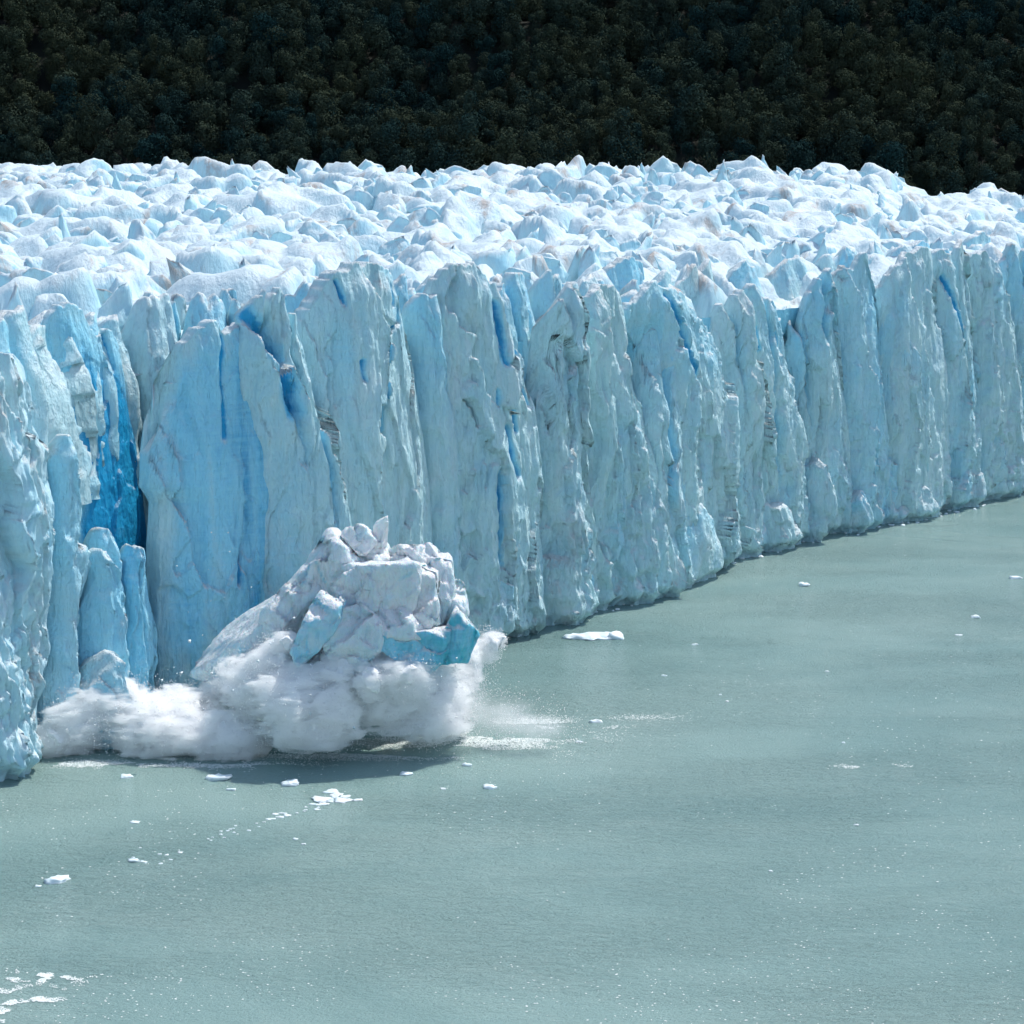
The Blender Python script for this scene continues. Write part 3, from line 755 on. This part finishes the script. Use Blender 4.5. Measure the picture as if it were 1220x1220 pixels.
def plume(name, lobes, ndrop, label, seed, dens=.5, soft=.35, core=.42, grow=1.24, streak=(0, 0, 0)):
    """lobes: (px, py, rx, ry, depth offset) ellipsoids in photo pixels at the block's distance"""
    r = np.random.RandomState(seed); D, Fi = ICO2
    L = []
    for (cx, cy, rx, ry, dy) in lobes:
        C = at_depth(cx, cy, BY + dy); k = mpp * (BY + dy) / BY
        L.append((C, np.array([rx * k, .8 * (rx + ry) * .5 * k, ry * k]) * grow))
    V = np.concatenate([D * rad + C for C, rad in L]); F = np.concatenate([Fi + i * len(D) for i in range(len(L))])
    V, Q = voxel_union(V, F, .6)
    V[:, 2] = np.maximum(V[:, 2], .03)
    org = np.array([V[:, 0].mean(), V[:, 1].mean(), V[:, 2].min()])
    mat = spray_volume(name, [(C - org, rad) for C, rad in L], dens, soft)
    o = mk(name, V, Q, mat)
    tag(o, label, "splash", "spray thrown up by the falling ice", "stuff")
    o.location = org
    # opaque white core added inside the spray only to brighten it: lumpy lobes
    D4, F4 = ICO3
    cv = []
    for q, (C, rad) in enumerate(L):
        n_ = 1 + .30 * fbm(D4[:, 0] * 1.7 + q, D4[:, 1] * 1.7 + seed, D4[:, 2] * 1.7, 3, .6)
        cv.append(D4 * rad * (core * n_)[:, None] + C)
    if core > 0:
        CV, CQ = voxel_union(np.concatenate(cv), np.concatenate([F4 + i * len(D4) for i in range(len(L))]), .32)
        CV = CV.astype(float)
        for fq, am in ((.35, .8), (.9, .3)):
            CV += am * np.stack([1 - 2 * np.abs(perlin(CV[:, 0] * fq + 9 * a, CV[:, 1] * fq, CV[:, 2] * fq + seed)) for a in range(3)], 1) * np.array([.7, -.8, .8])
        CV[:, 2] = np.maximum(CV[:, 2], -.4)
        tag(mk("brightening_core", CV, CQ, SPRAY, o), kind="stuff")
    # fine flying droplets at the ragged edge
    w = np.array([a[1][0] * a[1][2] for a in L]); pk = r.choice(len(L), ndrop, p=w / w.sum())
    C = np.array([a[0] for a in L])[pk]; Rd = np.array([a[1] for a in L])[pk]
    n = r.normal(size=(ndrop, 3)); n /= np.linalg.norm(n, axis=1)[:, None]
    P = C + n * Rd * (.80 + np.abs(r.normal(size=ndrop)) * .17 * (1 + 1.2 * np.maximum(0, perlin(n[:, 0] * 6 + seed, n[:, 1] * 6, n[:, 2] * 6))))[:, None]
    P = P + np.array(streak) * (r.rand(ndrop, 1) ** 3)
    P = P[P[:, 2] > .05]; m = len(P)
    j = np.array([[1, 1, 1], [1, -1, -1], [-1, 1, -1], [-1, -1, 1.]])[None] + .5 * r.normal(size=(m, 4, 3))
    W = (P[:, None] + (.028 * r.uniform(.5, 1.7, m) ** 1.5)[:, None, None] * j).reshape(-1, 3)
    tf = np.array([[0, 1, 2], [0, 3, 1], [0, 2, 3], [1, 3, 2]])
    tag(mk("droplets", W, (np.arange(m)[:, None, None] * 4 + tf[None]).reshape(-1, 3), SPRAY, o), kind="stuff")
    return o

plume("splash_roll", [(62, 884, 26, 22, -6), (92, 868, 44, 36, -4), (130, 848, 56, 42, -2), (175, 866, 56, 40, -4), (222, 872, 58, 36, -5), (270, 876, 50, 34, -6), (75, 888, 28, 20, -4), (210, 850, 50, 30, 0)], 16000,
      "low white roll of spray along the foot of the blue scar", 1, 2.6, .17)
plume("splash_surge", [(270, 826, 40, 24, 4), (318, 818, 50, 42, -5), (360, 838, 60, 50, -9), (398, 848, 38, 42, -10), (330, 790, 36, 30, -6), (366, 868, 54, 26, -10), (405, 800, 34, 28, -9), (300, 806, 46, 26, -2), (440, 812, 20, 26, -11), (342, 768, 22, 16, -7)], 16000,
      "billowing white surge of spray under the toppling block", 2, 2.4, .17)
plume("splash_curtain", [(470, 832, 54, 44, -6), (512, 836, 46, 46, -5), (478, 806, 44, 26, -9), (540, 824, 28, 44, 0), (558, 796, 20, 44, 3), (580, 772, 18, 22, 5), (592, 764, 12, 12, 6), (500, 862, 56, 20, -6)], 16000,
      "grey shadowed curtain of spray below the overhanging block", 3, 1.8, .18, .40)
plume("splash_fringe", [(600, 856, 60, 30, -2), (566, 850, 46, 36, -3), (632, 866, 50, 16, -4)], 2500, "thin fan of mist drifting off over the water", 4, .22, .8, 0)

# ------------------------------------------------------------------ floating ice and foam
def floe(px, py, wpx, hpx, seed, label, group=None, name="ice_floe", dpt=.6):
    P = ground(px, py); k = P[1] / (FPX * cp)
    w, h = wpx * k, max(hpx * k * .9, .12)
    V, Fi = chunk(ICO2, seed, (1, 1, 1), 6, 14, .30)
    V = V / np.abs(V).max(0)
    V[:, 2] = V[:, 2] * (.6 + .6 * np.abs(perlin(V[:, 0] * 2.6 + seed, V[:, 1] * 2, 0)))
    V = V * np.array([w * .5, w * dpt * .5, h])
    a = seed * 1.3 % .5 - .25
    V = np.stack([V[:, 0] * math.cos(a) - V[:, 1] * math.sin(a), V[:, 0] * math.sin(a) + V[:, 1] * math.cos(a), V[:, 2] + .1 * h], 1)
    o = mk(name, V + P, Fi, FLOE)
    return tag(o, label, "ice floe", group)
def big_floe():
    P = ground(708, 760); k = P[1] / (FPX * cp); r = empty("ice_floe", (P[0], P[1], 0))
    tag(r, "largest flat white ice floe, drifting near the foot of the cliff", "ice floe")
    V, Fi = chunk(ICO3, 77, (1, 1, 1), 14, 14, .10); V = V / np.abs(V).max(0)
    top = .55 + .35 * perlin(V[:, 0] * 2.5, V[:, 1] * 2, 4) + .35 * np.abs(V[:, 0]) ** 3
    W = V * np.array([40 * k, 14 * k, 1.5]); W[:, 2] *= np.where(V[:, 2] > 0, top, 1); W[:, 1] *= 1 + .4 * perlin(V[:, 0] * 3, V[:, 2], 2); W += .25 * np.stack([perlin(W[:, 0], W[:, 1], W[:, 2] + 5 * a) for a in range(3)], 1)
    mk("floe_slab", W + P, Fi, FLOE, r)
    V, Fi = chunk(ICO2, 78, (1, 1, 1), 10, 12, .1); V = V / np.abs(V).max(0)
    mk("raised_end", V * np.array([11 * k, 9 * k, 1.25]) + P + np.array([28 * k, 0, .1]), Fi, FLOE, r)
big_floe()
floe(347, 935, 26, 8, 401, "small white floe beside the line of brash ice")
floe(584, 939, 18, 6, 402, "small white floe with a raised tip, alone off the end of the brash line")
floe(958, 698, 17, 6, 403, "small white floe off the far stretch of the cliff")
floe(1211, 689, 20, 4, 404, "thin flat floe close to the far end of the cliff")
floe(1162, 736, 14, 4, 405, "thin sliver of ice out on open water")
floe(710, 860, 18, 5, 406, "small floe beyond the drifting mist")
floe(556, 912, 14, 5, 407, "small floe just outside the foam apron")
floe(485, 923, 20, 5, 408, "flat floe between the splash and the brash line")
fr = np.random.RandomState(21)
for k, (x, y, w) in enumerate([(1142, 757, 10), (828, 768, 9), (791, 805, 9), (858, 828, 5), (866, 836, 6), (1020, 983, 8), (918, 1038, 8), (690, 884, 10), (150, 926, 20), (260, 928, 34), (160, 1026, 20), (528, 940, 8),
                               (275, 941, 14), (66, 1050, 40), (45, 1056, 10), (352, 1000, 8), (362, 1006, 8), (160, 980, 16), (985, 800, 7), (1005, 885, 6)]):
    floe(x, y, w, max(2, w * .22), 420 + k, "tiny scrap of floating ice on open water", "scraps of ice on open water", "ice_scrap")
for k in range(46):
    x = fr.uniform(600, 1225); floe(x, by(x) + 3 + 7 * fr.rand() ** 2, 3 + 7 * fr.rand() ** 2, 2.2, 700 + k, "scrap of fallen ice floating against the foot of the cliff", "fallen scraps along the foot of the cliff", "fallen_ice", .8)
line = [(395, 943, 26), (385, 953, 34), (408, 954, 28), (426, 953, 14)]
for q in range(56):
    t = fr.rand() ** 1.3; w = 4 + 15 * (1 - t) * fr.rand() ** 1.2
    line.append((415 - 175 * t + fr.normal() * 7, 946 + 58 * t + fr.normal() * (4 - 2 * t), w))
for q in range(10): line.append((fr.uniform(150, 235), fr.uniform(1004, 1030), 3 + 6 * fr.rand()))
for k, (x, y, w) in enumerate(line):
    floe(x, y, w * .95, max(1.2, w * .09), 460 + k, "low scrap in the slanting line of brash ice off the splash", "brash ice drifting in a slanting line", "brash_ice", .7)

def flecks(name, n, sampler, label, seed, size=.14):
    r = np.random.RandomState(seed); P = sampler(r, n); n = len(P)
    s = size * r.uniform(.4, 1.8, n) ** 1.4
    ang = np.arange(5) / 5 * 2 * math.pi
    rad = r.uniform(.5, 1.2, (n, 5))
    X = P[:, 0, None] + np.cos(ang) * rad * (s * 1.8)[:, None]; Y = P[:, 1, None] + np.sin(ang) * rad * (s * 1.3)[:, None]
    top = np.stack([X, Y, np.full_like(X, .05)], -1); c = np.stack([P[:, 0], P[:, 1], .08 + .05 * r.rand(n)], -1)[:, None]
    V = np.concatenate([top, c], 1).reshape(-1, 3)
    tf = np.array([[i, (i + 1) % 5, 5] for i in range(5)])
    F = (np.arange(n)[:, None, None] * 6 + tf[None]).reshape(-1, 3)
    return tag(mk(name, V, F, FOAM), label, "foam", None, "stuff")
def patch_sampler(blobs, thr=.0, sc_=.35, stretch=.3):
    def f(r, n):
        out = []
        w = np.array([b[2] * b[3] for b in blobs], float); w /= w.sum()
        pk = r.choice(len(blobs), n * 3, p=w)
        b = np.array(blobs, float)[pk]
        g = r.normal(size=(n * 3, 2)) * .5
        px = b[:, 0] + g[:, 0] * b[:, 2]; py = b[:, 1] + g[:, 1] * b[:, 3]
        P = np.array([ground(a, c) for a, c in zip(px, py)])
        m = fbm(P[:, 0] * sc_ * stretch, P[:, 1] * sc_ * .6, 3.3, 4) > thr
        return P[m][:n]
    return f
flecks("splash_foam", 22000, patch_sampler([(540, 884, 150, 14), (600, 874, 90, 16), (430, 900, 160, 6), (100, 910, 70, 5), (640, 862, 50, 8), (250, 912, 120, 4)], .0), "apron of white foam and fallback on the water round the splash", 31, .035)
flecks("foam_streak", 4200, patch_sampler([(40, 1165, 60, 8), (30, 1190, 55, 14), (15, 1210, 40, 10), (60, 1164, 30, 4)], .30, .9, .35), "streaky white foam patch in slack water away from the cliff", 32, .036)
def open_water(r, n):
    P = np.array([ground(x, y) for x, y in zip(r.uniform(-20, 1240, n * 3), 600 + 640 * r.rand(n * 3) ** .8)])
    m = (inside_dist(P[:, 0], P[:, 1]) < -4) & (perlin(P[:, 0] / 22, P[:, 1] / 22, 4.4) + .5 * perlin(P[:, 0] / 5, P[:, 1] / 5, 1.4) + .002 * P[:, 0] > .05)
    return P[m][:n]
o = flecks("ice_glint_specks", 2200, open_water, "countless tiny bright specks of ice and painted sun sparkle scattered over the lake", 36, .042); o["category"] = "ice and glint specks"  # drifting ice bits that also stand in for sun glints on the ripples
flecks("foam_band", 500, patch_sampler([(1038, 913, 34, 3)], -.3), "short pale foam band on the open lake", 33, .035)
flecks("foam_slick", 600, patch_sampler([(768, 855, 48, 4), (720, 866, 30, 3)], -.3), "thin foam slick beyond the drifting mist", 34, .035)

# ------------------------------------------------------------------ forest
def tree_mesh(seed, nleaf, hgt=13.0, wid=5.5, leaf=.30):
    r = np.random.RandomState(seed)
    nl = r.randint(11, 16)
    L = []
    for _ in range(nl):
        a = r.rand() * 6.28; q = r.rand() ** .6; zz = r.uniform(.26, 1.0)
        wr = wid * (1 - ((zz - .55) / .62) ** 2) * .72
        L.append((math.cos(a) * q * wr, math.sin(a) * q * wr, zz * hgt, r.uniform(1.0, 3.4)))
    L = np.array(L); pk = r.randint(0, nl, nleaf)
    n = r.normal(size=(nleaf, 3)); n[:, 2] += .25; n /= np.linalg.norm(n, axis=1)[:, None]
    c = L[pk, :3] + n * (L[pk, 3] * r.uniform(.6, 1.2, nleaf))[:, None] * np.array([1, 1, 1.05])
    t = np.cross(n, r.normal(size=(nleaf, 3))); t /= np.linalg.norm(t, axis=1)[:, None]
    nn = n + .8 * r.normal(size=(nleaf, 3)); b = np.cross(nn, t); b /= np.linalg.norm(b, axis=1)[:, None]
    s = (leaf * r.uniform(.6, 1.5, nleaf))[:, None]
    V = np.stack([c - t * s, c + b * s * .7, c + t * s, c - b * s * .7], 1).reshape(-1, 3)
    F = np.arange(nleaf * 4).reshape(-1, 4)
    return V, F, L
def tube(p, q, r0, r1, k=6):
    p, q = np.array(p, float), np.array(q, float); d = q - p; d /= np.linalg.norm(d)
    a = np.cross(d, [.3, .9, .1]); a /= np.linalg.norm(a); b = np.cross(d, a)
    th = np.arange(k) / k * 6.2832
    c = np.cos(th)[:, None] * a + np.sin(th)[:, None] * b
    return np.concatenate([p + c * r0, q + c * r1])
tp = []
for k in range(8):
    V, Fq, L = tree_mesh(500 + k, 4200, 15 + k % 3 * 2.0, 5.6 + .5 * (k % 4))
    crown = mesh_data("crown", V, Fq, LEAF, False, {"tint": np.repeat(R.uniform(0, .12, len(Fq)), 4)})
    TV, TF, n0 = [], [], 0
    top = np.array([.4 * math.sin(k), .4 * math.cos(k), 8.0])
    segs = [((0, 0, -1.0), top * .55, .32, .22), (top * .55, top, .22, .10)] + [(top * (.45 + .05 * i), l[:3], .12, .04) for i, l in enumerate(L[:6])]
    for (p, q, a, b) in segs:
        TV.append(tube(p, q, a, b)); i = np.arange(6); TF.append(np.stack([i, (i + 1) % 6, (i + 1) % 6 + 6, i + 6], 1) + n0); n0 += 12
    tp.append((crown, mesh_data("trunk", np.concatenate(TV), np.concatenate(TF), BARK), V, Fq))
tr = np.random.RandomState(41); spots = []; cells = {}
for _ in range(16000):                                              # dart throwing with a minimum gap
    Y = tr.uniform(690, 945); X = tr.uniform(-.32, .32) * Y; gap = 5.6 + 3.0 * tr.rand()
    kx, ky = int(X // 10), int(Y // 10)
    if any((X - p) ** 2 + (Y - q) ** 2 < gap * gap for a in (-1, 0, 1) for b in (-1, 0, 1) for p, q in cells.get((kx + a, ky + b), ())): continue
    cells.setdefault((kx, ky), []).append((X, Y)); spots.append((X, Y))
spots = np.array(spots); sz_ = hill_z(spots[:, 0], spots[:, 1])
sx, sy = to_pix(np.column_stack([spots, sz_ + 7]))
vis = (sx > 0) & (sx < 1220) & (sy > 0) & (sy < 196)
order = np.argsort(np.where(vis, spots[:, 1], 1e6))
scl = tr.uniform(.7, 1.15, len(spots)) + .5 * tr.rand(len(spots)) ** 3; rot = tr.uniform(0, 6.28, len(spots)); pid = tr.randint(0, 8, len(spots))
for i in order[:300]:
    e = empty("beech_tree", (spots[i, 0], spots[i, 1], sz_[i] - .2)); e.scale = (scl[i], scl[i], scl[i] * (.9 + .2 * (i % 5) / 5)); e.rotation_euler = (0, 0, rot[i])
    tag(e, "dark green round-crowned tree low on the hillside just above the ice", "tree", "trees on the lower hillside behind the glacier")
    link("trunk", tp[pid[i]][1], e); link("crown", tp[pid[i]][0], e)
# the rest of the wood is one mass: crowns instanced on points
pc = bpy.data.collections.new("crown_shapes")
for k, t_ in enumerate(tp):
    pc.objects.link(bpy.data.objects.new("crown_shape", t_[0]))
rest = order[300:]
pm = bpy.data.meshes.new("forest"); pm.vertices.add(len(rest))
pm.vertices.foreach_set("co", np.column_stack([spots[rest], sz_[rest]]).astype(np.float32).ravel())
for nm, val in (("tree_scale", scl[rest]), ("tree_turn", rot[rest])):
    pm.attributes.new(nm, 'FLOAT', 'POINT').data.foreach_set("value", val.astype(np.float32))
pm.attributes.new("tree_kind", 'INT', 'POINT').data.foreach_set("value", pid[rest].astype(np.int32))
fo = link("forest", pm)
ng = bpy.data.node_groups.new("forest_crowns", 'GeometryNodeTree')
ng.interface.new_socket("Geometry", in_out='INPUT', socket_type='NodeSocketGeometry'); ng.interface.new_socket("Geometry", in_out='OUTPUT', socket_type='NodeSocketGeometry')
N = lambda t: ng.nodes.new(t)
gi, go, ip, ci, mp = N("NodeGroupInput"), N("NodeGroupOutput"), N("GeometryNodeInstanceOnPoints"), N("GeometryNodeCollectionInfo"), N("GeometryNodeMeshToPoints")
ci.inputs["Collection"].default_value = pc; ci.inputs["Separate Children"].default_value = True; ci.inputs["Reset Children"].default_value = True
def attr(nm, ty):
    a = N("GeometryNodeInputNamedAttribute"); a.data_type = ty; a.inputs["Name"].default_value = nm
    return next(o_ for o_ in a.outputs if o_.enabled and o_.name == "Attribute")
cx_ = N("ShaderNodeCombineXYZ"); ng.links.new(attr("tree_turn", 'FLOAT'), cx_.inputs[2])
ng.links.new(gi.outputs[0], mp.inputs["Mesh"]); ng.links.new(mp.outputs[0], ip.inputs["Points"])
ng.links.new(ci.outputs[0], ip.inputs["Instance"]); ip.inputs["Pick Instance"].default_value = True
ng.links.new(attr("tree_kind", 'INT'), ip.inputs["Instance Index"]); ng.links.new(cx_.outputs[0], ip.inputs["Rotation"])
ng.links.new(attr("tree_scale", 'FLOAT'), ip.inputs["Scale"]); ng.links.new(ip.outputs[0], go.inputs[0])
fo.modifiers.new("crowns", 'NODES').node_group = ng
tag(fo, "dense dark woodland covering the upper hillside", "forest", None, "stuff")
